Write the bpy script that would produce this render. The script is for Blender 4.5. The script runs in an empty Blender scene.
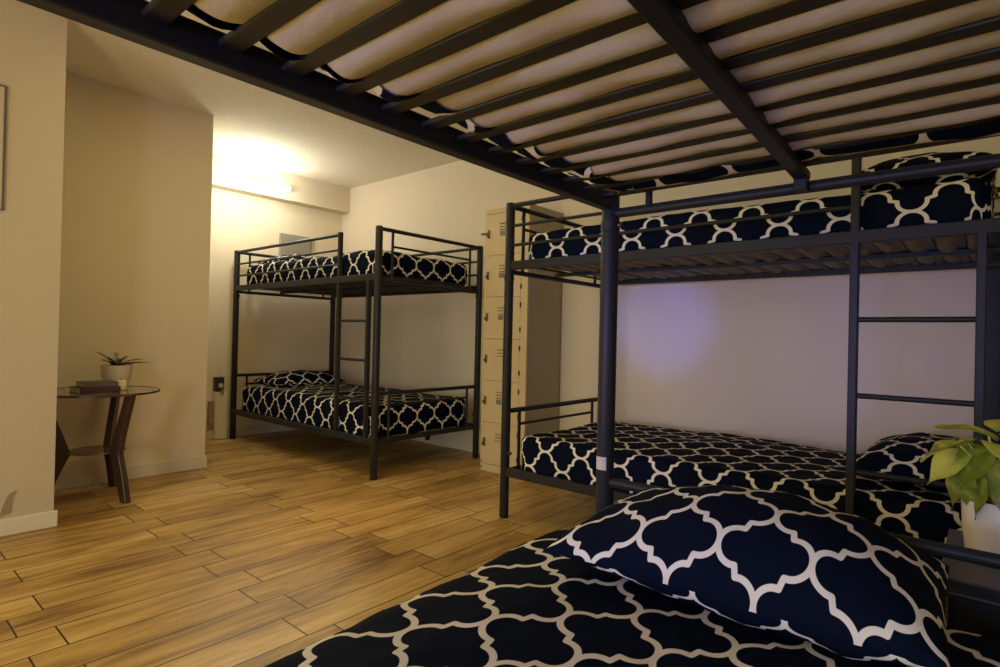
import bpy, bmesh, math, random
from mathutils import Vector, Matrix, noise
random.seed(7)
sc = bpy.context.scene
COL = sc.collection
PI = math.pi

# ------------------------------------------------------------------ helpers
def link(name, bm, mat, parent=None, smooth=True, mats=None):
    me = bpy.data.meshes.new(name)
    bm.normal_update()
    bm.to_mesh(me); bm.free()
    for p in me.polygons: p.use_smooth = smooth
    for m in (mats or [mat]): me.materials.append(m)
    o = bpy.data.objects.new(name, me); COL.objects.link(o)
    if parent: o.parent = parent
    return o

def tag(o, label=None, cat=None, group=None, kind=None):
    if label: o['label'] = label
    if cat: o['category'] = cat
    if group: o['group'] = group
    if kind: o['kind'] = kind
    return o

def thing(name, label, cat, loc=(0, 0, 0), rz=0, group=None):
    o = bpy.data.objects.new(name, None); COL.objects.link(o)
    o.location = loc; o.rotation_euler = (0, 0, rz); o.empty_display_size = .1
    return tag(o, label, cat, group)

def copy_tree(o, parent=None):
    c = o.copy(); COL.objects.link(c)
    if parent: c.parent = parent
    for ch in list(o.children): copy_tree(ch, c)
    return c

def box(bm, lo, hi, bevel=0.0, mi=0):
    r = bmesh.ops.create_cube(bm, size=1)
    vs = r['verts']
    for v in vs:
        for i in range(3):
            v.co[i] = lo[i] if v.co[i] < 0 else hi[i]
    fs = {f for v in vs for f in v.link_faces}
    for f in fs: f.material_index = mi
    if bevel > 0:
        es = {e for v in vs for e in v.link_edges}
        rb = bmesh.ops.bevel(bm, geom=list(es), offset=bevel, segments=2, affect='EDGES', profile=.5)
        for f in rb['faces']: f.material_index = mi
    return bm

def tube(bm, a, b, r, n=14, r2=None):
    a, b = Vector(a), Vector(b)
    d = b - a
    rot = d.to_track_quat('Z', 'Y').to_matrix().to_4x4()
    M = Matrix.Translation((a + b) / 2) @ rot
    bmesh.ops.create_cone(bm, cap_ends=True, segments=n, radius1=r, radius2=r if r2 is None else r2, depth=d.length, matrix=M)
    return bm

def lathe(bm, prof, n=40, c=(0, 0, 0)):
    rings = []
    for (r, z) in prof:
        if r < 1e-6: rings.append([bm.verts.new((c[0], c[1], c[2] + z))])
        else: rings.append([bm.verts.new((c[0] + r * math.cos(2 * PI * i / n), c[1] + r * math.sin(2 * PI * i / n), c[2] + z)) for i in range(n)])
    for A, B in zip(rings, rings[1:]):
        for i in range(n):
            j = (i + 1) % n
            if len(A) == 1 and len(B) == 1: continue
            if len(A) == 1: bm.faces.new((A[0], B[j], B[i])) if False else bm.faces.new((A[0], B[i], B[j]))
            elif len(B) == 1: bm.faces.new((A[i], A[j], B[0]))
            else: bm.faces.new((A[i], A[j], B[j], B[i]))
    bmesh.ops.recalc_face_normals(bm, faces=bm.faces[:])
    return bm

def autosmooth(o, ang=40):
    m = o.data
    try: m.set_sharp_from_angle(angle=math.radians(ang))
    except Exception: pass
    return o

NB = bmesh.new

# ------------------------------------------------------------------ materials
def mat(name):
    m = bpy.data.materials.new(name); m.use_nodes = True
    nt = m.node_tree; b = nt.nodes['Principled BSDF']
    return m, nt, b

def simple(name, col, rough=.5, metal=0.0, spec=.5, noise_amt=0.0, nscale=20, bump=0.0, bscale=200):
    m, nt, b = mat(name)
    b.inputs['Base Color'].default_value = (*col, 1)
    b.inputs['Roughness'].default_value = rough
    b.inputs['Metallic'].default_value = metal
    b.inputs['Specular IOR Level'].default_value = spec
    tc = nt.nodes.new('ShaderNodeTexCoord')
    if noise_amt:
        n = nt.nodes.new('ShaderNodeTexNoise'); n.inputs['Scale'].default_value = nscale; n.inputs['Detail'].default_value = 5
        nt.links.new(tc.outputs['Object'], n.inputs['Vector'])
        mx = nt.nodes.new('ShaderNodeMix'); mx.data_type = 'RGBA'
        mx.inputs['A'].default_value = (*[c * (1 - noise_amt) for c in col], 1)
        mx.inputs['B'].default_value = (*[min(1, c * (1 + noise_amt)) for c in col], 1)
        nt.links.new(n.outputs['Fac'], mx.inputs['Factor'])
        nt.links.new(mx.outputs['Result'], b.inputs['Base Color'])
    if bump:
        n2 = nt.nodes.new('ShaderNodeTexNoise'); n2.inputs['Scale'].default_value = bscale; n2.inputs['Detail'].default_value = 3
        nt.links.new(tc.outputs['Object'], n2.inputs['Vector'])
        bp = nt.nodes.new('ShaderNodeBump'); bp.inputs['Strength'].default_value = bump; bp.inputs['Distance'].default_value = .004
        nt.links.new(n2.outputs['Fac'], bp.inputs['Height'])
        nt.links.new(bp.outputs['Normal'], b.inputs['Normal'])
    return m

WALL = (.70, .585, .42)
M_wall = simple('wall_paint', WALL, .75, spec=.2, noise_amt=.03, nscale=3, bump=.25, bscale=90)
M_wall_lit = simple('wall_paint_lit', (.80, .67, .47), .75, spec=.2, noise_amt=.03, nscale=3, bump=.25, bscale=90)  # wall paint brightened to carry extra lamp light on the left wall
M_wall_dim = simple('wall_paint_dimmed', (.52, .415, .29), .75, spec=.2, noise_amt=.03, nscale=3, bump=.25, bscale=90)  # same wall paint, darkened to stand for the partition's dimmer light
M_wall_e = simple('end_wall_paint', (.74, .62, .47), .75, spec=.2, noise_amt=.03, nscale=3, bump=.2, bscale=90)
M_ceil = simple('stippled_ceiling', (.84, .75, .60), .85, spec=.1, noise_amt=.12, nscale=45, bump=1.0, bscale=55)
M_base = simple('baseboard_paint', (.66, .57, .43), .5, noise_amt=.05, nscale=6)
M_frame = simple('black_metal', (.021, .020, .019), .46, metal=0, spec=.22, noise_amt=.12, nscale=12)
M_slat = simple('slat_metal', (.013, .013, .014), .5, metal=.3, spec=.4)
M_slatb = simple('slat_enamel', (.026, .022, .018), .55, metal=.1, spec=.4, noise_amt=.15, nscale=15)
M_bolt = simple('bolt_metal', (.10, .10, .11), .35, metal=.8)
M_sticker = simple('paper_sticker', (.55, .47, .36), .7)
M_tick = simple('mattress_ticking', (.54, .44, .31), .9, spec=.1, noise_amt=.10, nscale=7, bump=.35, bscale=60)
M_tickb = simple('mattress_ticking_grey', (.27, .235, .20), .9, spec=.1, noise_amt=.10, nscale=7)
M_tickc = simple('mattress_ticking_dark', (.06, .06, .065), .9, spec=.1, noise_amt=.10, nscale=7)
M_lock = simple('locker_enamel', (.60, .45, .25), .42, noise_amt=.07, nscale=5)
M_lock_shade = simple('locker_enamel_shaded', (.40, .33, .22), .5, noise_amt=.06, nscale=5)  # locker enamel with the side's shading put into the colour
M_dark = simple('dark_slot', (.02, .017, .013), .7)
M_latch = simple('latch_metal', (.16, .12, .06), .4, metal=.6)
M_plate = simple('number_plate', (.20, .17, .12), .5)
M_wood = simple('dark_walnut', (.045, .020, .010), .4, noise_amt=.35, nscale=25)
M_panel = simple('grey_panel', (.30, .27, .20), .5)
M_cover = simple('cover_white', (.80, .70, .50), .6, noise_amt=.04, nscale=8)
M_outlet = simple('outlet_dark', (.035, .026, .018), .5)
M_plasticw = simple('plug_plastic', (.62, .56, .45), .5)
M_scuff = simple('bare_plaster', (.30, .22, .13), .9, noise_amt=.25, nscale=30)
M_potw = simple('pot_ceramic', (.82, .70, .46), .35)
M_potbowl = simple('bowl_ceramic', (.60, .475, .32), .6)
M_soil = simple('soil', (.012, .008, .005), .95, noise_amt=.4, nscale=80)
M_leafd = simple('fern_leaf', (.022, .042, .012), .5, noise_amt=.4, nscale=40)
M_book1 = simple('book_maroon', (.06, .012, .014), .5)
M_book2 = simple('book_grey', (.09, .075, .06), .5)
M_pages = simple('book_pages', (.45, .36, .24), .8)
M_candle = simple('candle_wax', (.80, .66, .38), .5)
M_night = simple('nightstand_dark', (.022, .022, .024), .35)
M_black = simple('black_board', (.008, .008, .009), .6)
M_line = simple('panel_gap', (.10, .08, .07), .7)

def leaf_mat():
    m, nt, b = mat('pothos_leaf')
    tc = nt.nodes.new('ShaderNodeTexCoord')
    n = nt.nodes.new('ShaderNodeTexNoise'); n.inputs['Scale'].default_value = 28; n.inputs['Detail'].default_value = 4
    nt.links.new(tc.outputs['Object'], n.inputs['Vector'])
    oi = nt.nodes.new('ShaderNodeObjectInfo')
    ad = nt.nodes.new('ShaderNodeMath'); ad.operation = 'MULTIPLY_ADD'
    nt.links.new(oi.outputs['Random'], ad.inputs[0]); ad.inputs[1].default_value = .5; ad.inputs[2].default_value = -.25
    a2 = nt.nodes.new('ShaderNodeMath'); a2.operation = 'ADD'
    nt.links.new(n.outputs['Fac'], a2.inputs[0]); nt.links.new(ad.outputs[0], a2.inputs[1])
    r = nt.nodes.new('ShaderNodeValToRGB')
    r.color_ramp.elements[0].position = .3; r.color_ramp.elements[0].color = (.34, .42, .04, 1)
    r.color_ramp.elements[1].position = .65; r.color_ramp.elements[1].color = (.90, .88, .17, 1)
    nt.links.new(a2.outputs[0], r.inputs['Fac'])
    nt.links.new(r.outputs['Color'], b.inputs['Base Color'])
    b.inputs['Roughness'].default_value = .4
    b.inputs['Subsurface Weight'].default_value = .0
    return m
M_leaf = leaf_mat()

def glass_mat():
    m, nt, b = mat('table_glass')
    b.inputs['Base Color'].default_value = (.62, .60, .50, 1)
    b.inputs['Roughness'].default_value = .04
    b.inputs['Transmission Weight'].default_value = .85
    b.inputs['IOR'].default_value = 1.45
    return m
M_glass = glass_mat()

def lamp_mat(name, col, s):
    m, nt, b = mat(name)
    b.inputs['Base Color'].default_value = (.9, .88, .82, 1)
    b.inputs['Emission Color'].default_value = (*col, 1)
    b.inputs['Emission Strength'].default_value = s
    return m

def floor_mat():
    m, nt, b = mat('wood_look_planks')
    N = nt.nodes.new; Lk = nt.links.new
    tc = N('ShaderNodeTexCoord')
    sep = N('ShaderNodeSeparateXYZ'); Lk(tc.outputs['Object'], sep.inputs[0])
    def add(sock, val):
        a = N('ShaderNodeMath'); a.operation = 'ADD'; Lk(sock, a.inputs[0]); a.inputs[1].default_value = val; return a.outputs[0]
    PW = .1588
    cx = N('ShaderNodeCombineXYZ')
    Lk(add(sep.outputs['Y'], -1.10 + .61 * 20), cx.inputs['X'])
    Lk(add(sep.outputs['X'], 1.79 + PW * 60), cx.inputs['Y'])
    br = N('ShaderNodeTexBrick')
    br.offset = .156; br.offset_frequency = 2; br.squash = 1.0; br.squash_frequency = 2
    Lk(cx.outputs[0], br.inputs['Vector'])
    br.inputs['Color1'].default_value = (0, 0, 0, 1); br.inputs['Color2'].default_value = (1, 1, 1, 1)
    br.inputs['Mortar'].default_value = (.5, .5, .5, 1)
    br.inputs['Scale'].default_value = 1; br.inputs['Mortar Size'].default_value = .003
    br.inputs['Mortar Smooth'].default_value = .15; br.inputs['Bias'].default_value = 0
    br.inputs['Brick Width'].default_value = .61; br.inputs['Row Height'].default_value = PW
    # grain stretched along the plank
    mp = N('ShaderNodeMapping'); Lk(tc.outputs['Object'], mp.inputs['Vector']); mp.inputs['Scale'].default_value = (26, 2.6, 1)
    sc2 = N('ShaderNodeVectorMath'); sc2.operation = 'MULTIPLY_ADD'
    Lk(br.outputs['Color'], sc2.inputs[0]); sc2.inputs[1].default_value = (37, 53, 11); Lk(mp.outputs[0], sc2.inputs[2])
    n1 = N('ShaderNodeTexNoise'); n1.inputs['Scale'].default_value = 1; n1.inputs['Detail'].default_value = 6; n1.inputs['Roughness'].default_value = .65; n1.inputs['Distortion'].default_value = .6
    Lk(sc2.outputs[0], n1.inputs['Vector'])
    mp2 = N('ShaderNodeMapping'); Lk(tc.outputs['Object'], mp2.inputs['Vector']); mp2.inputs['Scale'].default_value = (5, 1.6, 1)
    n2 = N('ShaderNodeTexNoise'); n2.inputs['Scale'].default_value = 1; n2.inputs['Detail'].default_value = 3
    Lk(mp2.outputs[0], n2.inputs['Vector'])
    r = N('ShaderNodeValToRGB'); e = r.color_ramp.elements
    e[0].position = .30; e[0].color = (.15, .062, .012, 1)
    e[1].position = .68; e[1].color = (.69, .455, .18, 1)
    x = e.new(.5); x.color = (.46, .27, .072, 1)
    mx0 = N('ShaderNodeMath'); mx0.operation = 'MULTIPLY_ADD'
    Lk(n2.outputs['Fac'], mx0.inputs[0]); mx0.inputs[1].default_value = .45; 
    mm = N('ShaderNodeMath'); mm.operation = 'MULTIPLY'; Lk(n1.outputs['Fac'], mm.inputs[0]); mm.inputs[1].default_value = .55
    Lk(mm.outputs[0], mx0.inputs[2])
    bw = N('ShaderNodeMath'); bw.operation = 'MULTIPLY_ADD'; Lk(br.outputs['Color'], bw.inputs[0]); bw.inputs[1].default_value = .16; bw.inputs[2].default_value = -.08
    sm = N('ShaderNodeMath'); sm.operation = 'ADD'; Lk(mx0.outputs[0], sm.inputs[0]); Lk(bw.outputs[0], sm.inputs[1])
    Lk(sm.outputs[0], r.inputs['Fac'])
    mx = N('ShaderNodeMix'); mx.data_type = 'RGBA'
    Lk(br.outputs['Fac'], mx.inputs['Factor']); Lk(r.outputs['Color'], mx.inputs['A'])
    mx.inputs['B'].default_value = (.035, .022, .010, 1)
    Lk(mx.outputs['Result'], b.inputs['Base Color'])
    b.inputs['Roughness'].default_value = .42
    bp = N('ShaderNodeBump'); bp.inputs['Strength'].default_value = .5; bp.inputs['Distance'].default_value = .002; bp.invert = True
    Lk(br.outputs['Fac'], bp.inputs['Height']); Lk(bp.outputs['Normal'], b.inputs['Normal'])
    return m
M_floor = floor_mat()

CU, CV = .105, .085      # half periods of the trellis: along the bed, across the bed
def trellis_mat():
    """navy cloth with a cream barbed-quatrefoil trellis, laid out in the cloth's own UV (metres)"""
    m, nt, b = mat('navy_trellis_cloth')
    N = nt.nodes.new; Lk = nt.links.new
    uv = N('ShaderNodeUVMap'); uv.uv_map = 'UVMap'
    sep = N('ShaderNodeSeparateXYZ'); Lk(uv.outputs[0], sep.inputs[0])
    def val(s, k, v):
        if isinstance(v, (int, float)): k.default_value = v
        else: Lk(v, k)
    def M(op, a, b_=0.0, c=0.0, clamp=False):
        n = N('ShaderNodeMath'); n.operation = op; n.use_clamp = clamp
        val(n, n.inputs[0], a); val(n, n.inputs[1], b_); val(n, n.inputs[2], c)
        return n.outputs[0]
    def fold(s, half):
        t = M('ADD', M('DIVIDE', s, half), 41.0)
        t = M('FLOORED_MODULO', t, 2.0)
        return M('ABSOLUTE', M('SUBTRACT', t, 1.0))
    X = fold(sep.outputs['Y'], CV)     # lobe axis (across)
    Y = fold(sep.outputs['X'], CU)     # cusp axis (along)
    r = .40; a = .53; k2 = CU / CV
    def half(x, y):
        qx = M('SUBTRACT', x, 1 - r)
        d = M('SQRT', M('ADD', M('MULTIPLY', qx, qx), M('MULTIPLY', y, y)))
        arc = M('ABSOLUTE', M('SUBTRACT', d, r))
        out = M('MULTIPLY', M('LESS_THAN', qx, 0.0), 9.0)
        arc = M('ADD', arc, out)
        dx = M('MAXIMUM', M('MAXIMUM', M('SUBTRACT', a, x), M('SUBTRACT', x, 1 - r)), 0.0)
        dy = M('SUBTRACT', y, r)
        s1 = M('SQRT', M('ADD', M('MULTIPLY', dx, dx), M('MULTIPLY', dy, dy)))
        return M('MINIMUM', arc, s1)
    h1 = half(X, Y); h2 = half(M('SUBTRACT', 1.0, X), M('SUBTRACT', 1.0, Y))
    # middle step (a,r)->(1-a,1-r)
    ax, ay = a, r; bx, by = 1 - a, 1 - r
    ex, ey = bx - ax, by - ay; L2 = ex * ex + ey * ey
    px = M('SUBTRACT', X, ax); py = M('SUBTRACT', Y, ay)
    t = M('DIVIDE', M('ADD', M('MULTIPLY', px, ex), M('MULTIPLY', py, ey)), L2, clamp=True)
    ddx = M('SUBTRACT', px, M('MULTIPLY', t, ex)); ddy = M('SUBTRACT', py, M('MULTIPLY', t, ey))
    s2 = M('SQRT', M('ADD', M('MULTIPLY', ddx, ddx), M('MULTIPLY', ddy, ddy)))
    d = M('MINIMUM', M('MINIMUM', h1, h2), s2)
    line = N('ShaderNodeMapRange'); line.interpolation_type = 'SMOOTHSTEP'
    Lk(d, line.inputs['Value']); line.inputs['From Min'].default_value = .058; line.inputs['From Max'].default_value = .072
    line.inputs['To Min'].default_value = 1; line.inputs['To Max'].default_value = 0
    ns = N('ShaderNodeTexNoise'); ns.inputs['Scale'].default_value = 60; Lk(uv.outputs[0], ns.inputs['Vector'])
    mxn = N('ShaderNodeMix'); mxn.data_type = 'RGBA'; Lk(ns.outputs['Fac'], mxn.inputs['Factor'])
    mxn.inputs['A'].default_value = (.0022, .0042, .012, 1); mxn.inputs['B'].default_value = (.0035, .0065, .019, 1)
    mx = N('ShaderNodeMix'); mx.data_type = 'RGBA'; Lk(line.outputs['Result'], mx.inputs['Factor'])
    Lk(mxn.outputs['Result'], mx.inputs['A']); mx.inputs['B'].default_value = (.78, .70, .58, 1)
    Lk(mx.outputs['Result'], b.inputs['Base Color'])
    b.inputs['Roughness'].default_value = .75; b.inputs['Specular IOR Level'].default_value = .05
    return m
M_cloth = trellis_mat()

# ------------------------------------------------------------------ room
ZC = 2.475; YE = 3.50; XL = -5.22; XW1 = -4.165; YW1 = 1.725; XW0 = -3.42; YW0 = .72
XR = 1.7; YS = -3.4
def slab(name, lo, hi, m, bevel=0): 
    return tag(link(name, box(NB(), lo, hi, bevel), m, smooth=False), kind='structure')
slab('floor', (XL - .4, YS, -.08), (XR, YE + .1, 0), M_floor)
slab('ceiling', (XL - .4, YS, ZC), (XR, YE + .1, ZC + .08), M_ceil)
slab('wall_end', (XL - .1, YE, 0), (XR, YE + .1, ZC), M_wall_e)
slab('wall_left', (XL - .1, YW1 - .1, 0), (XL, YE, ZC), M_wall_lit)
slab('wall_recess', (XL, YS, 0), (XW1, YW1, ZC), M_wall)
slab('wall_partition', (XW0 - .11, YS, 0), (XW0, YW0, ZC), M_wall_dim)
slab('wall_right', (XR, YS, 0), (XR + .1, YE + .1, ZC), M_wall)
slab('trim_soffit', (XL, YW1, 2.22), (-5.085, YE, ZC), M_wall)
slab('baseboard_recess', (XW1, YS, 0), (XW1 + .013, YW1 + .012, .085), M_base, .003)
slab('baseboard_left', (XL, YW1, 0), (XL + .013, YE, .085), M_base, .003)
slab('baseboard_end', (XL, YE - .013, 0), (XR, YE, .085), M_base, .003)
bm = box(NB(), (XW0, YS, 0), (XW0 + .016, YW0 + .014, .075), .004)
for v in bm.verts: v.co.z += .004 * noise.noise(v.co * 9)
tag(link('baseboard_partition', bm, M_base, smooth=False), kind='structure')

# access panel with a dark outline on the near partition
t = thing('access_panel', 'flush wall panel with thin dark outline on the near left partition', 'panel', (XW0, .1, 1.484))
link('panel_door', box(NB(), (.0, -.3, .006), (.006, .397, .561), .002), M_wall_dim, t, False)
bm = NB()
box(bm, (0, .397, 0), (.009, .405, .567)); box(bm, (0, -.3, .561), (.009, .397, .567)); box(bm, (0, -.3, 0), (.009, .397, .006))
link('panel_frame', bm, M_line, t, False)

# torn plaster on partition foot
def patch(name, pts, x, th, m, label, cat):
    bm = NB()
    A = [bm.verts.new((x + .0005, y, z)) for y, z in pts]; B = [bm.verts.new((x + th, y, z)) for y, z in pts]
    bm.faces.new(B); bm.faces.new(A[::-1])
    for i in range(len(pts)):
        j = (i + 1) % len(pts); bm.faces.new((A[i], A[j], B[j], B[i]))
    bmesh.ops.recalc_face_normals(bm, faces=bm.faces[:])
    return tag(link(name, bm, m, smooth=False), label, cat)
o = patch('plaster_scuff', [(.52, .086), (.56, .10), (.563, .165), (.58, .20), (.55, .185), (.53, .13)], XW0, .004, M_scuff,
      'dark scuff where plaster has chipped at the foot of the near partition', 'scuff')

# grey panel on far wall
t = thing('breaker_panel', 'grey flat breaker panel on the far left wall above the far bunk', 'panel', (XL + .0005, 2.80, 1.53))
link('panel_box', box(NB(), (0, 0, 0), (.035, .33, .385), .004), M_panel, t, False)
link('panel_door', box(NB(), (.035, .02, .02), (.042, .31, .365), .002), M_panel, t, False)
link('latch', box(NB(), (.042, .275, .18), (.048, .295, .21), .001), M_latch, t, False)

# boxed-in cable cover + outlet beside the far bunk's left post
t = thing('cable_cover', 'pale boxed cable cover standing on the floor beside the far bunk', 'cover', (XL + .013, 2.215, 0))
link('cover_board', box(NB(), (0.001, 0, .004), (.052, .105, .42), .004), M_cover, t, False)
link('cover_side', box(NB(), (0.001, -.045, .11), (.03, -.002, .34), .003), M_scuff, t, False)
t = thing('wall_outlet', 'dark outlet box with pale plug on the far left wall above the cable cover', 'outlet', (XL, 2.215, .425))
link('outlet_box', box(NB(), (0, 0, 0), (.06, .075, .125), .004), M_outlet, t, False)
link('plug', box(NB(), (.06, .02, .035), (.085, .055, .07), .006), M_plasticw, t, False)
link('plug', box(NB(), (.06, .045, -.03), (.07, .07, .02), .003), M_scuff, t, False)
t = thing('wall_outlet', 'beige outlet plate on the end wall seen through the far bunk', 'outlet', (-3.70, YE, .97))
link('cover_plate', box(NB(), (-.036, -.006, 0), (.036, 0, .115), .002), M_wall_e, t, False)
bm = NB()
for z in (.03, .07): box(bm, (-.016, -.009, z - .012), (.016, -.006, z + .016), .001)
link('socket', bm, M_cover, t, False)

# soffit light
t = thing('wall_light', 'bright linear light fixture glowing on the soffit above the far bunk', 'light', (-5.085, 2.62, 2.315))
link('housing', box(NB(), (0, -.19, -.025), (.028, .19, .025), .004), M_cover, t, False)
link('diffuser', box(NB(), (.0285, -.185, -.021), (.06, .185, .021), .006), lamp_mat('lamp_diffuser', (1, .95, .85), 1.6), t, False)

# tall black board behind the right end of near bunk
t = thing('leaning_board', 'black board against the end wall behind the right end of the right bunk', 'board', (0, YE - .013, 0))
link('board_face', box(NB(), (-.013, -.05, .002), (.75, -.02, 1.52), .003), M_black, t, False)
link('board_edge', box(NB(), (-.018, -.055, .0), (-.013, -.015, 1.525), .001), M_black, t, False)

# ------------------------------------------------------------------ bunk bed (local: length X 0..L, width Y 0..W, front at y=0)
L, W, H = 2.032, .990, 1.68
DZ0, DZ1 = 1.320, 1.366       # upper side rail
LZ0, LZ1 = .222, .268         # lower side rail
def make_bed(label):
    t = thing('bunk_bed', label, 'bunk bed', group='black metal bunk beds')
    for x in (0, L):
        for y in (0, W):
            bm = NB()
            lathe(bm, [(0, 0), (.022, 0), (.0245, .003), (.0245, H - .008), (.021, H - .001), (0, H)], 20, (x, y, 0))
            p = autosmooth(link('post', bm, M_frame, t))
            bm = NB(); lathe(bm, [(.0246, 0), (.0268, .001), (.0268, .028), (.0246, .029)], 20, (x, y, 1.262))
            c = autosmooth(link('collar', bm, M_frame, p))
            sx = -1 if x == 0 else 1; sy = -1 if y == 0 else 1
            bm = NB(); tube(bm, (x - sx * .02, y + sy * .0, .345), (x - sx * .038, y, .345), .009, 10)
            autosmooth(link('bolt', bm, M_bolt, p))
            bm = NB(); tube(bm, (x, y - sy * .02, 1.278), (x, y - sy * .034, 1.278), .008, 10)
            autosmooth(link('bolt', bm, M_bolt, p))
    for y in (0, W):
        for z0, z1 in ((DZ0, DZ1), (LZ0, LZ1)):
            link('side_rail', box(NB(), (.02, y - .016, z0), (L - .02, y + .016, z1), .004), M_frame, t, False)
    for x in (0, L):
        for z in (1.312, .245):
            bm = NB(); tube(bm, (x, .02, z), (x, W - .02, z), .0135)
            autosmooth(link('end_rail', bm, M_frame, t))
        for z0, tops in ((1.312, (1.664, 1.556)), (.245, (.566, .487))):
            bm = NB(); tube(bm, (x, .02, tops[0]), (x, W - .02, tops[0]), .0135)
            g = autosmooth(link('end_top_rail', bm, M_frame, t))
            for y in (.115, W - .115):
                bm = NB(); tube(bm, (x, y, z0), (x, y, tops[0]), .0095, 10); autosmooth(link('upright', bm, M_frame, g))
            bm = NB(); tube(bm, (x, .115, tops[1]), (x, W - .115, tops[1]), .008, 10); autosmooth(link('cross_bar', bm, M_frame, g))
    XA, XB = 1.592, 1.937
    for y, xe in ((0, XA), (W, L)):
        for i, z in enumerate((1.664, 1.556, 1.452)):
            bm = NB(); tube(bm, (.02, y, z), (xe - .005, y, z), .0125 if i == 0 else .0085, 12)
            autosmooth(link('guard_rail', bm, M_frame, t))
    bm = NB()
    box(bm, (XA - .014, -.016, LZ1 - .04), (XA + .014, .014, 1.682), .004)
    box(bm, (XB - .013, -.016, LZ1 - .04), (XB + .013, .014, DZ1 - .002), .004)
    ld = link('ladder', bm, M_frame, t, False)
    for z in (1.051, .783, .515):
        bm = NB(); tube(bm, (XA + .01, 0, z), (XB - .01, 0, z), .0095, 12); autosmooth(link('rung', bm, M_frame, ld))
    for z, dz in ((1.3435, 0), (.242, 1)):
        bm = box(NB(), (.012, W / 2 - .015, z - .020), (L - .012, W / 2 + .015, z - .0005), .003)
        for v in bm.verts: v.co.y += (v.co.x - L / 2) * .039 - .035
        link('center_beam', bm, M_slat, t, False)
        bm = box(NB(), (L - .04, W / 2 - .010, z - .045), (L - .015, W / 2 + .018, z - .019), .003)
        link('beam_bracket', bm, M_slat, t, False)
        for k in range(-10, 12):
            x = .964 + .0912 * k
            sl = link('slat', box(NB(), (x - .0155, .012, z), (x + .0155, W - .012, z + .009), .003), M_slatb, t, False)
    return t
bedA = make_bed('nearest black metal bunk, with its slatted upper deck overhead and lit middle post')
bedB = copy_tree(bedA); tag(bedB, 'black metal bunk along the right wall, between the locker and the potted plant')
bedC = copy_tree(bedA); tag(bedC, 'black metal bunk in the far corner, left of the tan locker')
bedA.rotation_euler = (0, 0, PI / 2); bedA.location = (.18, 1.415 - L, 0)
bedB.location = (-1.956, 2.357, 0)
bedC.location = (-5.111, 2.352, 0)

st = thing('paper_label', 'small pale paper sticker on the lit middle post', 'label', (-.81, 1.415, .6))
bm = NB()
n = 8
for i in range(n):
    a0 = math.radians(-135 + 80 * i / n); a1 = math.radians(-135 + 80 * (i + 1) / n)
    q = [bm.verts.new((.0252 * math.cos(a), .0252 * math.sin(a), z)) for a, z in ((a0, 0), (a1, 0), (a1, .036), (a0, .036))]
    bm.faces.new(q)
link('sticker_face', bm, M_sticker, st)

# ------------------------------------------------------------------ bedding
def perim(a, b, R, step):
    pts = []
    def seg(p, q, nrm):
        n_ = max(2, int((Vector(q) - Vector(p)).length / step))
        for i in range(n_): pts.append((p[0] + (q[0] - p[0]) * i / n_, p[1] + (q[1] - p[1]) * i / n_, *nrm))
    def arc(cx, cy, a0):
        n_ = 7
        for i in range(n_):
            an = a0 + (PI / 2) * i / n_; pts.append((cx + R * math.cos(an), cy + R * math.sin(an), math.cos(an), math.sin(an)))
    seg((-a + R, -b), (a - R, -b), (0, -1)); arc(a - R, -b + R, -PI / 2)
    seg((a, -b + R), (a, b - R), (1, 0)); arc(a - R, b - R, 0)
    seg((a - R, b), (-a + R, b), (0, 1)); arc(-a + R, b - R, PI / 2)
    seg((-a, b - R), (-a, -b + R), (-1, 0)); arc(-a + R, -b + R, PI)
    return pts

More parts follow.
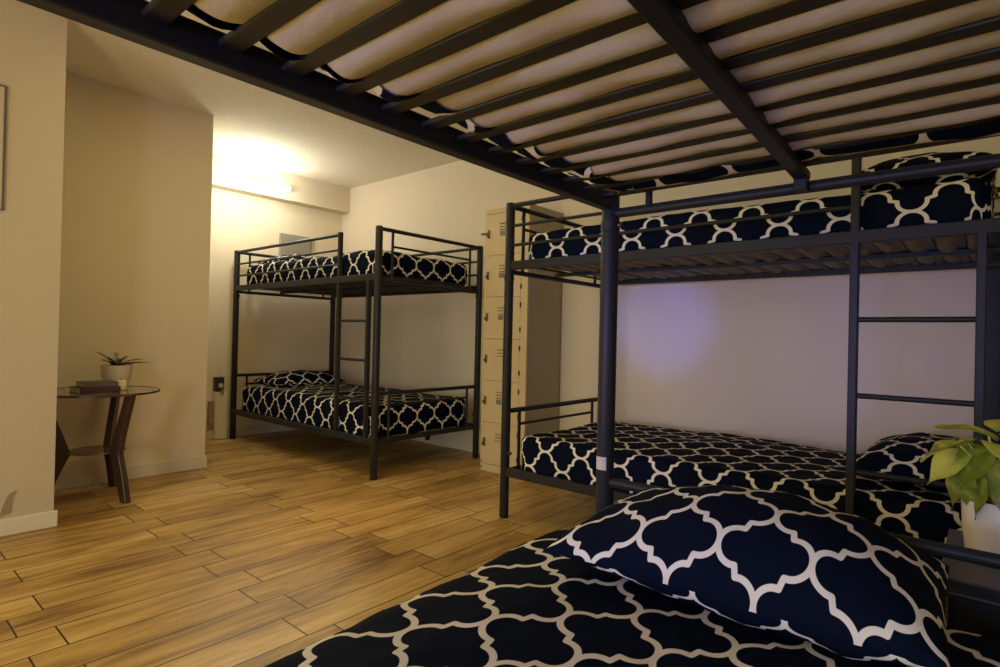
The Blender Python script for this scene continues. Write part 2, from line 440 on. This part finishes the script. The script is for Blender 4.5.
def cover(name, cx, cy, cz, a, b, ztop, zbot, r, R, step, rings, hf, uv0=(0, 0), wrap=.0, wrapn=.03, seed=0, wave=.005, rz=0, warp=None, cap=False, zwrap=None, wrapf=None):
    """cloth over a mattress: top, rolled edge, hanging side and a turned-under hem.  local X = along the bed"""
    bm = NB(); uvl = bm.loops.layers.uv.new('UVMap'); UV = {}
    P = perim(a, b, R, step); n = len(P)
    def nz(x, y, s): return noise.noise(Vector((x * s + seed * 7.3, y * s - seed * 3.1, seed * 1.7)))
    def mk(x, y, z, u, v):
        if warp: x, y, z = warp(x, y, z)
        q = bm.verts.new((x, y, z)); UV[q] = (u + uv0[0], v + uv0[1]); return q
    c = mk(0, 0, ztop + hf(0, 0), 0, 0)
    prev = None; R0 = []
    for k in range(1, rings + 1):
        t = (k / rings) ** .8
        ring = []
        for (x, y, nx, ny) in P:
            qx, qy = (x - nx * r) * t, (y - ny * r) * t
            ring.append(mk(qx, qy, ztop + hf(qx, qy), qx, qy))
        R0.append(ring)
    prof = []
    for i in range(1, 6):
        th = PI / 2 * i / 5; prof.append((-r + r * math.sin(th), -r * (1 - math.cos(th)), r * th, 1 - i / 5.0 * .5))
    side = max(2, int((ztop - r - zbot) / max(step, .015)))
    for i in range(1, side + 1):
        f = i / side
        prof.append((.0, -r - (ztop - r - zbot) * f, r * PI / 2 + (ztop - r - zbot) * f, .5 * (1 - f)))
    for (off, dz, s, hw) in prof:
        ring = []
        for (x, y, nx, ny) in P:
            w = wave * nz(x * 1.0 + s, y, 9) * min(1, s / (r * 1.2)) + wave * .7 * nz(x, y + s, 24) * min(1, s / (r * 1.2))
            q = off + w
            X0, Y0 = x + nx * q, y + ny * q
            bx, by = x - nx * r, y - ny * r
            ring.append(mk(X0, Y0, ztop + dz + hf(bx, by) * hw, bx + nx * s, by + ny * s))
        R0.append(ring)
    s = prof[-1][2]
    if wrap:
        for f in (.25, .6, 1.0):
            ring = []
            for (x, y, nx, ny) in P:
                w = ((wrapf(x, y, nx) if wrapf else wrap) + wrapn * nz(x, y, 5) + wrapn * .8 * nz(x, y, 13)) * f
                X0, Y0 = x - nx * w, y - ny * w
                zz = (zbot if zwrap is None else zwrap(X0, Y0)) - .001
                bx, by = x - nx * r, y - ny * r
                ring.append(mk(X0, Y0, zz, bx + nx * (s + w), by + ny * (s + w)))
            R0.append(ring)
    def face(vs):
        f = bm.faces.new(vs)
        for l in f.loops: l[uvl].uv = UV[l.vert]
    for i in range(n): face((c, R0[0][i], R0[0][(i + 1) % n]))
    for A, B in zip(R0, R0[1:]):
        for i in range(n):
            j = (i + 1) % n; face((A[i], B[i], B[j], A[j]))
    if cap:
        f = bm.faces.new(R0[-1][::-1])
        for l in f.loops: l[uvl].uv = UV[l.vert]
    o = link(name, bm, M_cloth)
    o.location = (cx, cy, cz); o.rotation_euler = (0, 0, rz)
    return o

def hnoise(amp, s, seed, crown=.01, a=.95, b=.48):
    def f(x, y):
        v = Vector((x * s, y * s * 1.3, seed * 5.1)); 
        return amp * noise.noise(v) + amp * .5 * noise.noise(v * 2.3) + amp * .25 * noise.noise(v * 5.1) + crown * (1 - (x / a) ** 2) * (1 - (y / b) ** 2)
    return f

# slats of a deck in bed-local x; underside of a mattress sags a little between them
def sag(xl, yl, seed=0):
    k = (xl - .964) / .0912
    c = (.5 - .5 * math.cos(2 * PI * k)) ** .62            # 0 on a slat, 1 between
    w = .72 + .55 * noise.noise(Vector((xl * 5, yl * 3.2, 3 + seed))) + .30 * noise.noise(Vector((xl * 13, yl * 9, 5 + seed)))
    return -.021 * c * max(.25, w)
def rise(d): return .026 * max(0, 1 - d / .04) ** 2     # the mattress edge curves up off the deck

def mattress(label, bed, x0, x1, y0, y1, z0, z1, seed, m=None):
    """grid box in bed-local coordinates with a sagging underside"""
    nx, ny = 264, 46
    bm = NB()
    def fp(i, j, top):
        x = x0 + (x1 - x0) * i / nx; y = y0 + (y1 - y0) * j / ny
        d = min(x - x0, x1 - x, y - y0, y1 - y)
        z = z1 if top else z0 + sag(x, y, seed) * min(1, d / .03) + rise(d)
        return (x, y, z)
    G = {}
    for top in (0, 1):
        for i in range(nx + 1):
            for j in range(ny + 1): G[top, i, j] = bm.verts.new(fp(i, j, top))
    for i in range(nx):
        for j in range(ny):
            bm.faces.new((G[1, i, j], G[1, i + 1, j], G[1, i + 1, j + 1], G[1, i, j + 1]))
            bm.faces.new((G[0, i, j], G[0, i, j + 1], G[0, i + 1, j + 1], G[0, i + 1, j]))
    for i in range(nx):
        bm.faces.new((G[0, i, 0], G[0, i + 1, 0], G[1, i + 1, 0], G[1, i, 0]))
        bm.faces.new((G[0, i + 1, ny], G[0, i, ny], G[1, i, ny], G[1, i + 1, ny]))
    for j in range(ny):
        bm.faces.new((G[0, 0, j + 1], G[0, 0, j], G[1, 0, j], G[1, 0, j + 1]))
        bm.faces.new((G[0, nx, j], G[0, nx, j + 1], G[1, nx, j + 1], G[1, nx, j]))
    o = autosmooth(link('mattress', bm, m or M_tick), 60)
    o.location = bed.location; o.rotation_euler = bed.rotation_euler
    return tag(o, label, 'mattress', 'mattresses on the upper decks')

MZ = 1.3535
mattress('tan mattress underside overhead, bulging between the slats of the nearest bunk', bedA, .075, 1.965, .050, .940, MZ, 1.500, 1)
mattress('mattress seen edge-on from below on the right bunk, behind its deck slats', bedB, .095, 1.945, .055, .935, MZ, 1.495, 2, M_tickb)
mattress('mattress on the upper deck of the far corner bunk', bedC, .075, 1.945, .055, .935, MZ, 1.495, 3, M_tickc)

GQ = 'navy trellis bedspreads'
def bedspread(label, bed, a, b, ztop, zbot, x0=L / 2, y0=W / 2, **k):
    rz = bed.rotation_euler.z
    p = Matrix.Rotation(rz, 3, 'Z') @ Vector((x0, y0, 0)) + bed.location
    o = cover('bedspread', p.x, p.y, 0, a, b, ztop, zbot, rz=rz, **k)
    return tag(o, label, 'bedspread', GQ)
# far bunk
bedspread('navy and cream trellis bedspread on the far corner bunk, upper deck', bedC, .950, .458, 1.535, 1.372, r=.05, R=.07, step=.022, rings=22,
          hf=hnoise(.018, 3, 1, .045), seed=1, wave=.008, uv0=(.05, .02), wrap=.03, wrapn=.01, zwrap=lambda x, y: 1.374)
bedspread('navy and cream trellis bedspread on the far corner bunk, lower deck', bedC, .965, .468, .470, .262, r=.05, R=.07, step=.022, rings=22,
          hf=hnoise(.016, 3, 2, .035), seed=2, wave=.010, uv0=(.02, .0), cap=True)
# right bunk
bedspread('navy and cream trellis bedspread on the right bunk, upper deck', bedB, .945, .462, 1.518, 1.374, r=.04, R=.06, step=.016, rings=26,
          hf=hnoise(.010, 3, 3, .015), seed=3, wave=.006, uv0=(.0, .03), wrap=.03, wrapn=.01, zwrap=lambda x, y: 1.374)
bedspread('navy and cream trellis bedspread on the right bunk, lower deck', bedB, .955, .475, .437, .258, r=.04, R=.06, step=.016, rings=30,
          hf=hnoise(.012, 3, 4, .015), seed=4, wave=.010, uv0=(.035, .005), cap=True)
# nearest bunk
bedspread('navy trellis sheet hem wrapped under the mattress overhead on the nearest bunk', bedA, .955, .455, 1.512, 1.382, x0=1.02, y0=.495, r=.04, R=.06, step=.012, rings=16,
          hf=hnoise(.008, 3, 5, .01), seed=5, wave=.006, uv0=(.0, .05), wrap=.055, wrapn=.022,
          wrapf=lambda x, y, nx: .036 + .048 * min(1, max(0, (x + .05) / .5)) + .02 * max(0, nx),
          zwrap=lambda x, y: MZ - .003 + sag(x + 1.02, y + .495, 1) * min(1, max(0, min(.955 - abs(x), .455 - abs(y)) / .03)) + rise(min(.955 - abs(x), .455 - abs(y))))
def warpA(x, y, z):
    f = max(0, (y - .30) / .2) if y > .3 else 0
    return (x, y + f * f * .075 * max(0, (x + .1)), z - f * f * (.012 + .02 * max(0, x)))
bedspread('navy and cream trellis bedspread filling the foreground below the big pillow', bedA, .965, .545, .462, .27, r=.06, R=.07, step=.012, rings=46,
          hf=hnoise(.010, 3.2, 6, .006, .97, .53), seed=6, wave=.008, uv0=(-.136, -.075), warp=warpA, cap=True)
for o in COL.objects:
    if o.get('label', '').startswith('navy and cream trellis bedspread filling'): SPREAD_A = o

def pillow(label, loc, ax, ay, h, rz=0, tilt=(0, 0), uv0=(0, 0), seed=0, res=44, corner=.10, flange=0.0, uvs=1.1, taper=0):
    """stuffed pillow: half sizes ax (long) x ay, thickness h"""
    bm = NB(); uvl = bm.loops.layers.uv.new('UVMap'); UV = {}
    nx, ny = res, int(res * .75)
    V = {}
    for s in (1, -1):
        for i in range(nx + 1):
            for j in range(ny + 1):
                u = -1 + 2 * i / nx; v = -1 + 2 * j / ny
                if s == -1 and (i in (0, nx) or j in (0, ny)): V[s, i, j] = V[1, i, j]; continue
                uu = math.sin(u * PI / 2) * .35 + u * .65; vv = math.sin(v * PI / 2) * .35 + v * .65
                px = ax * uu * (1 - corner * .55 * (1 - abs(uu)) ** 0 * (1 - vv * vv) * .45)
                py = ay * vv * (1 - corner * .8 * (1 - uu * uu))
                e = max(0, (1 - abs(uu) ** 2.6)) ** .55 * max(0, (1 - abs(vv) ** 2.4)) ** .55
                nn = noise.noise(Vector((px * 7, py * 7, seed * 3.3 + s))) * .010 + noise.noise(Vector((px * 17, py * 17, seed))) * .005
                zt = h * (.62 if s > 0 else .38) * (1 - taper * max(0, -uu) ** 1.3)
                z = s * zt * e + nn * e ** .5 + .006 * noise.noise(Vector((px * 12, py * 12, seed + 9)))
                q = bm.verts.new((px, py, z)); V[s, i, j] = q
                UV[q] = None
    # arc-length style uv from the top sheet
    def face(vs, uvs):
        f = bm.faces.new(vs)
        for l, uvv in zip(f.loops, uvs): l[uvl].uv = uvv
    # cumulative lengths along rows/cols of top
    cu = {}; cv = {}
    for j in range(ny + 1):
        acc = 0; cu[0, j] = 0
        for i in range(1, nx + 1):
            acc += (V[1, i, j].co - V[1, i - 1, j].co).length; cu[i, j] = acc
        m = acc / 2
        for i in range(nx + 1): cu[i, j] -= m
    for i in range(nx + 1):
        acc = 0; cv[i, 0] = 0
        for j in range(1, ny + 1):
            acc += (V[1, i, j].co - V[1, i, j - 1].co).length; cv[i, j] = acc
        m = acc / 2
        for j in range(ny + 1): cv[i, j] -= m
    def uvat(i, j):
        a_, b_ = cu[i, j], cv[i, j]
        return (b_ * uvs + uv0[0], a_ * uvs + uv0[1])
    for i in range(nx):
        for j in range(ny):
            ids = ((i, j), (i + 1, j), (i + 1, j + 1), (i, j + 1))
            face([V[1, a_, b_] for a_, b_ in ids], [uvat(a_, b_) for a_, b_ in ids])
            ids2 = ids[::-1]
            face([V[-1, a_, b_] for a_, b_ in ids2], [(uvat(a_, b_)[0] + .105, uvat(a_, b_)[1] + .03) for a_, b_ in ids2])
    o = link('pillow', bm, M_cloth)
    o.location = loc; o.rotation_euler = (tilt[0], tilt[1], rz)
    return tag(o, label, 'pillow', 'navy trellis pillows')
pillow('big navy trellis pillow in the foreground, at the head of the nearest bunk', (-.375, 1.20, .526), .335, .212, .21, rz=math.radians(3), tilt=(math.radians(3), math.radians(1)), seed=1, res=64, uv0=(-.031, .089), uvs=1.13, taper=.38)
pillow('navy trellis pillow at the right end of the right bunk, lower deck, behind the plant', (-.17, 2.83, .500), .34, .23, .17, rz=PI / 2, seed=2, uv0=(.04, .01))
pillow('navy trellis pillow on the upper deck of the right bunk, at its right end', (-.20, 2.78, 1.578), .33, .23, .17, rz=PI / 2, seed=3, uv0=(.0, .05))
pillow('navy trellis pillow at the left end of the far corner bunk, lower deck', (-4.84, 2.84, .512), .34, .23, .16, rz=PI / 2, seed=4)
pillow('navy trellis pillow at the left end of the far corner bunk, upper deck', (-4.82, 2.84, 1.578), .34, .23, .14, rz=PI / 2, seed=5)

# ------------------------------------------------------------------ locker (front faces -y)
t = thing('locker', 'tan metal locker column of six small doors between the two far bunks', 'locker', (-2.79, 3.08, 0))
LW, LD, LH = .40, .405, 1.88
bm = NB()
box(bm, (0, .016, .0), (.018, LD, LH)); box(bm, (.018, .016, 0), (LW - .018, LD, .05)); box(bm, (.018, .016, LH - .03), (LW - .018, LD, LH)); box(bm, (.018, LD - .01, .05), (LW - .018, LD, LH - .03))
box(bm, (0, 0, 0), (.02, .016, LH)); box(bm, (LW - .06, 0, 0), (LW, .016, LH)); box(bm, (.02, 0, LH - .035), (LW - .06, .016, LH)); box(bm, (.02, 0, 0), (LW - .06, .016, .05))
link('body', bm, M_lock, t, False)
link('side_panel', box(NB(), (LW - .018, .016, 0), (LW, LD, LH)), M_lock_shade, t, False)
for k in range(6):
    z0 = .052 + .2985 * k; z1 = z0 + .2975
    d = link('door', box(NB(), (.0205, -.003, z0 + .0006), (LW - .0605, .014, z1), .003), M_lock, t, False)
    bm = NB()
    for i in range(3): box(bm, (.142, -.011, z1 - .075 - i * .022), (.192, -.003, z1 - .066 - i * .022), .003)
    link('vent', bm, M_lock, d, False)
    bm = NB()
    for i in range(3): box(bm, (.142, -.0065, z1 - .079 - i * .022), (.192, -.0035, z1 - .0755 - i * .022))
    link('vent_slot', bm, M_dark, d, False)
    link('number_plate', box(NB(), (.145, -.008, z1 - .162), (.190, -.003, z1 - .130), .001), M_plate if k in (1, 3, 4, 5) else M_lock, d, False)
    bm = NB(); box(bm, (.030, -.012, z0 + .125), (.050, -.003, z0 + .185), .003); box(bm, (.034, -.03, z0 + .135), (.045, -.011, z0 + .158), .003)
    if k == 5: box(bm, (-.02, -.028, z0 + .150), (.036, -.014, z0 + .166), .003)
    link('latch', bm, M_latch, d, False)
    bm = NB()
    for zz in (.05, .22): box(bm, (LW - .062, -.007, z0 + zz), (LW - .052, -.001, z0 + zz + .035), .001)
    link('hinge', bm, M_dark, d, False)
bm = NB(); box(bm, (.05, -.002, LH - .052), (LW - .08, -.0002, LH - .040)); link('shadow_gap', bm, M_dark, t, False)
bm = NB(); box(bm, (.0, -.002, .055), (.05, -.0003, .075)); box(bm, (.004, -.002, .01), (.02, -.0003, .035)); link('chipped_paint', bm, M_scuff, t, False)

# ------------------------------------------------------------------ side table in the recess
TX, TY, TZ = -3.84, 1.0, .605
t = thing('side_table', 'round glass side table with dark bent wooden legs in the left recess', 'table', (TX, TY, 0))
TR = .298
bm = NB(); lathe(bm, [(0, TZ - .010), (TR - .004, TZ - .010), (TR, TZ - .007), (TR, TZ - .002), (TR - .003, TZ), (0, TZ)], 64)
autosmooth(link('tabletop', bm, M_glass, t), 30)
bm = NB(); lathe(bm, [(TR + .0005, TZ - .012), (TR + .004, TZ - .010), (TR + .004, TZ + .000), (TR + .0005, TZ + .002), (TR + .0005, TZ - .012)], 64)
autosmooth(link('rim', bm, M_wood, t), 30)
bm = NB(); lathe(bm, [(0, .262), (.135, .262), (.14, .266), (.135, .272), (0, .272)], 48)
autosmooth(link('shelf', bm, simple('shelf_tint', (.16, .11, .06), .2), t), 30)
def leg(ang):
    bm = NB()
    d = Vector((math.cos(ang), math.sin(ang), 0)); s = Vector((-math.sin(ang), math.cos(ang), 0))
    prof = [(.245, .0, .045), (.205, .14, .062), (.160, .262, .078), (.185, .36, .064), (.225, .48, .056), (.262, TZ - .012, .052)]
    R_ = []
    for (rad, z, w) in prof:
        R_.append([bm.verts.new(d * (rad + dx * w / 2) + s * (dy * .017) + Vector((0, 0, z))) for dx, dy in ((-1, -1), (1, -1), (1, 1), (-1, 1))])
    for A, B in zip(R_, R_[1:]):
        for i in range(4):
            j = (i + 1) % 4; bm.faces.new((A[i], A[j], B[j], B[i]))
    bm.faces.new(R_[0][::-1]); bm.faces.new(R_[-1])
    bmesh.ops.recalc_face_normals(bm, faces=bm.faces[:])
    bmesh.ops.bevel(bm, geom=[e for e in bm.edges], offset=.003, segments=1, affect='EDGES')
    return bm
for an in (19, 145, 263): link('leg', leg(math.radians(an)), M_wood, t, False)

def book(label, x, y, z, lx, ly, h, rz, m):
    t = thing('book', label, 'book', (x, y, z), rz, 'books on the side table')
    bm = NB(); box(bm, (-lx / 2, -ly / 2, 0), (lx / 2, ly / 2, .003)); box(bm, (-lx / 2, -ly / 2, h - .003), (lx / 2, ly / 2, h)); box(bm, (lx / 2 - .003, -ly / 2, .003), (lx / 2, ly / 2, h - .003))
    link('cover', bm, m, t, False)
    link('pages', box(NB(), (-lx / 2 + .003, -ly / 2 + .004, .003), (lx / 2 - .0035, ly / 2 - .004, h - .003)), M_pages, t, False)
book('dark maroon book lying flat on the glass side table, under the grey one', -3.77, .965, TZ + .001, .15, .195, .030, math.radians(6), M_book1)
book('grey book lying on top of the maroon book on the side table', -3.775, .975, TZ + .032, .13, .165, .026, math.radians(3), M_book2)
bm = NB(); lathe(bm, [(0, 0), (.026, 0), (.030, .004), (.030, .050), (.026, .056), (.006, .052), (0, .052)], 28)
c = thing('candle', 'small cream candle beside the books on the side table', 'candle', (-3.80, 1.095, TZ + .001))
autosmooth(link('wax', bm, M_candle, c), 40)
bm = NB(); tube(bm, (0, 0, .05), (.002, 0, .064), .0015, 6); link('wick', bm, M_dark, c)

# small fern in a beige bowl
PX, PY = -3.96, 1.12
t = thing('potted_fern', 'small dark fern in a beige bowl on the side table behind the books', 'plant', (PX, PY, TZ + .001))
bm = NB(); lathe(bm, [(0, 0), (.045, 0), (.055, .004), (.075, .066), (.082, .133), (.078, .136), (.074, .127), (.06, .115), (0, .115)], 36)
autosmooth(link('bowl', bm, M_potbowl, t), 40)
bm = NB(); lathe(bm, [(0, .135), (.04, .135), (.0742, .128), (.0735, .119), (0, .117)], 28); link('soil', bm, M_soil, t)
def frond(L_, ang, rise, n=9, wd=.018):
    bm = NB(); d = Vector((math.cos(ang), math.sin(ang), 0)); s = Vector((-math.sin(ang), math.cos(ang), 0))
    pts = []
    for i in range(n + 1):
        f = i / n; pts.append(d * (L_ * f) + Vector((0, 0, rise * f - .05 * f * f * (L_ / .15))))
    for p, q in zip(pts, pts[1:]): tube(bm, p, q, .0016, 5)
    for i in range(1, n + 1):
        f = i / n; w = wd * (1 - .6 * f) + .004
        for sg in (-1, 1):
            p = pts[i]; e = p + s * sg * w * 1.5 + d * w * .7 + Vector((0, 0, .004)); m1 = p + s * sg * w * .7 + d * w * .9 + Vector((0, 0, .006)); m2 = p + s * sg * w * .8 - d * w * .15 + Vector((0, 0, .003))
            vs = [bm.verts.new(v) for v in (p, m2, e, m1)]
            vb = [bm.verts.new(v - Vector((0, 0, .0012))) for v in (p, m2, e, m1)]
            bm.faces.new(vs); bm.faces.new(vb[::-1])
    return bm
rnd = random.Random(3)
camdir = math.radians(131)   # fronds fan out across the view
for i, (an, L_, rise) in enumerate([(-62, .125, .125), (118 - 62 + 55, .15, .085), (60, .165, .075), (75, .12, .06), (-20, .06, .10), (20, .075, .085), (100, .10, .05), (-95, .07, .06), (150, .06, .06), (200, .07, .07), (240, .07, .06), (-45, .07, .05), (40, .09, .045)]):
    o = link('frond', frond(L_, math.radians(an), rise, 8, .013), M_leafd, t, True); o.location = (0, 0, .127)

# ------------------------------------------------------------------ nightstand and pothos
NZ = .468
t = thing('nightstand', 'small dark nightstand holding the white potted plant between the near bunks', 'nightstand', (-.075, 1.56, 0))
link('top', box(NB(), (0, 0, NZ - .022), (.44, .43, NZ), .003), M_night, t, False)
link('body', box(NB(), (.015, .015, .12), (.425, .415, NZ - .0225), .002), M_night, t, False)
dr = link('drawer', box(NB(), (.03, .002, .27), (.41, .0145, NZ - .035), .002), M_night, t, False)
bm = NB(); tube(bm, (.22, .002, .355), (.22, -.02, .355), .01, 12); autosmooth(link('knob', bm, M_bolt, dr))
for x in (.035, .405):
    for y in (.035, .395):
        bm = NB(); tube(bm, (x, y, 0), (x, y, .1195), .012, 12, .018); autosmooth(link('leg', bm, M_night, t))

QX, QY = .028, 1.775
t = thing('potted_pothos', 'yellow-green leafy plant in white pot at the right edge of the picture', 'plant', (QX, QY, NZ + .001))
bm = NB(); lathe(bm, [(0, 0), (.058, 0), (.064, .005), (.071, .07), (.074, .136), (.071, .140), (.068, .134), (.066, .118), (0, .116)], 44)
autosmooth(link('pot', bm, M_potw, t), 40)
bm = NB(); lathe(bm, [(0, .128), (.04, .127), (.0655, .122), (.0655, .1165), (0, .1165)], 28); link('soil', bm, M_soil, t)
def leafmesh(L_, Wd, curl=.25, fold=.18):
    bm = NB(); n = 10; m_ = 6
    rows = []
    for i in range(n + 1):
        f = i / n
        w = Wd * (math.sin(PI * min(1, f * 1.02) ** .62)) ** .9 * (1 - .15 * f) if 0 < f < 1 else .001
        row = []
        for j in range(-m_ // 2, m_ // 2 + 1):
            g = j / (m_ / 2)
            y = g * w
            x = L_ * f - (.18 * L_ * (abs(g) ** 1.5) * max(0, 1 - f * 2.2))
            z = -curl * L_ * f * f + fold * abs(y) + .05 * L_ * math.sin(f * 7 + g) * abs(g)
            row.append(bm.verts.new((x, y, z)))
        rows.append(row)
    for A, B in zip(rows, rows[1:]):
        for a_, b_, c_, d_ in zip(A, A[1:], B[1:], B): bm.faces.new((a_, b_, c_, d_))
    g = bmesh.ops.solidify(bm, geom=bm.faces[:], thickness=.0009)
    return bm
# leaf base (relative to pot foot), yaw deg, pitch deg (up +), roll, length, half width
LV = [((-.075, -.055, .262), 212, -12, 25, .08, .036), ((-.07, -.02, .235), 205, -35, -15, .085, .038), ((-.062, -.03, .268), 218, -4, 12, .085, .036), ((-.03, -.04, .252), 215, -48, -10, .080, .040), ((-.025, .0, .285), 150, 15, 15, .095, .042),
      ((.03, -.02, .292), -20, 12, -20, .085, .040), ((.0, -.055, .23), 250, -65, 20, .085, .042), ((-.065, .01, .195), 200, -62, 0, .085, .042),
      ((-.045, -.045, .20), 235, -72, 15, .085, .040), ((.045, -.05, .225), -60, -40, 0, .085, .040), ((.02, -.065, .195), -95, -60, 0, .075, .036),
      ((.0, .02, .30), 60, 25, 0, .085, .04), ((.06, .03, .25), 30, 5, 0, .085, .04), ((-.03, .05, .25), 120, -10, 0, .08, .038),
      ((.05, -.01, .26), 5, -25, 0, .08, .038), ((-.02, -.02, .22), 225, -30, -25, .075, .036), ((.01, -.04, .27), 265, 5, 0, .09, .042), ((-.05, .03, .235), 175, -25, 20, .08, .038)]
for (p, yw, pt, rl, L_, w) in LV:
    lf = link('leaf', leafmesh(L_ * 1.2, w * 1.2), M_leaf, t)
    lf.location = p; lf.rotation_mode = 'XYZ'
    lf.rotation_euler = (Matrix.Rotation(math.radians(yw), 3, 'Z') @ Matrix.Rotation(math.radians(-pt), 3, 'Y') @ Matrix.Rotation(math.radians(rl), 3, 'X')).to_euler()
    bm = NB(); a_ = Vector((p[0] * .25, p[1] * .25, .12)); b_ = Vector(p); mid = (a_ + b_) / 2 + Vector((-p[0] * .1, -p[1] * .1, .03))
    tube(bm, a_, mid, .0026, 7); tube(bm, mid, b_, .0022, 7); link('stem', bm, M_leaf, t)

# ------------------------------------------------------------------ lights
def area(name, loc, target, size, power, col, size_y=None, spread=None):
    d = bpy.data.lights.new(name, 'AREA'); d.energy = power; d.color = col; d.size = size
    if size_y: d.shape = 'RECTANGLE'; d.size_y = size_y
    if spread: d.spread = spread
    o = bpy.data.objects.new(name, d); COL.objects.link(o); o.location = loc
    o.rotation_euler = (Vector(target) - Vector(loc)).to_track_quat('-Z', 'Y').to_euler()
    return o
def point(name, loc, power, col, r=.1):
    d = bpy.data.lights.new(name, 'POINT'); d.energy = power; d.color = col; d.shadow_soft_size = r
    o = bpy.data.objects.new(name, d); COL.objects.link(o); o.location = loc
    return o
WARM = (1, .80, .52)
point('soffit_lamp_light', (-4.74, 2.28, 2.18), 16, (.95, 1, .90), .09)
area('room_ceiling_light', (-2.9, 1.5, ZC - .03), (-2.9, 1.5, 0), .5, 9, (1, .82, .36))
point('soffit_lamp_light', (-4.93, 2.66, 2.26), 3.5, (1, 1, .92), .08)
area('window_light', (-.25, -1.7, 1.0), (-.8, 3.5, 1.0), .55, 20, (.18, .20, 1.0))
wl = bpy.data.lights.new('blue_wash_fill', 'SPOT'); wl.energy = 270; wl.color = (.14, .11, 1); wl.spot_size = math.radians(24); wl.spot_blend = .9; wl.shadow_soft_size = .45  # added blue spot, tints the end wall under the right bunk
wo = bpy.data.objects.new('blue_wash_fill', wl); COL.objects.link(wo); wo.location = (-.55, -2.4, .98)
wo.rotation_euler = (Vector((-.85, 3.5, .98)) - Vector((-.55, -2.4, .98))).to_track_quat('-Z', 'Y').to_euler()
sd = bpy.data.lights.new('blue_patch_spot', 'SPOT'); sd.energy = 340; sd.color = (.10, .16, 1); sd.spot_size = math.radians(10); sd.spot_blend = .85; sd.shadow_soft_size = .02  # added narrow spot for the blue patch on the end wall, source unseen
so = bpy.data.objects.new('blue_patch_spot', sd); COL.objects.link(so); so.location = (-1.2, -1.5, 1.15)
so.rotation_euler = (Vector((-1.62, 3.5, 1.08)) - Vector((-1.2, -1.5, 1.15))).to_track_quat('-Z', 'Y').to_euler()
point('underside_fill_light', (-1.55, -.75, .60), 26, (1, .90, .20), .16)  # added warm fill for the overhead mattress underside, no lamp modelled
point('ceiling_fill_light', (-2.2, .8, 1.3), 5, (1, .92, .55), .2)  # added mid-air fill that lifts the ceiling
point('end_wall_fill_light', (-2.6, 1.7, .5), 3.5, (1, .7, .35), .2)  # added low fill for the end wall and locker, no lamp stands here
w = bpy.data.worlds.new('room_world'); sc.world = w; w.use_nodes = True
bg = w.node_tree.nodes['Background']; bg.inputs['Color'].default_value = (.93, 1, .74, 1); bg.inputs['Strength'].default_value = 2.2

# ------------------------------------------------------------------ camera
cd = bpy.data.cameras.new('camera'); cam = bpy.data.objects.new('camera', cd); COL.objects.link(cam)
F, yaw, pitch, roll, hh = 572.4, math.radians(40.48), math.radians(.375), math.radians(1.316), .96
fwd = Vector((-math.sin(yaw) * math.cos(pitch), math.cos(yaw) * math.cos(pitch), math.sin(pitch)))
rt = Vector((math.cos(yaw), math.sin(yaw), 0)); up = rt.cross(fwd)
xc = rt * math.cos(roll) + up * math.sin(roll); yc = -rt * math.sin(roll) + up * math.cos(roll)
mw = Matrix((xc, yc, -fwd)).transposed().to_4x4(); mw.translation = (0, 0, hh)
cam.matrix_world = mw
cd.sensor_width = 36; cd.lens = F / 1000 * 36; cd.clip_start = .01
sc.camera = cam
vs = sc.view_settings; vs.view_transform = 'Standard'; vs.look = 'None'; vs.gamma = 1; vs.exposure = 0; vs.use_curve_mapping = False
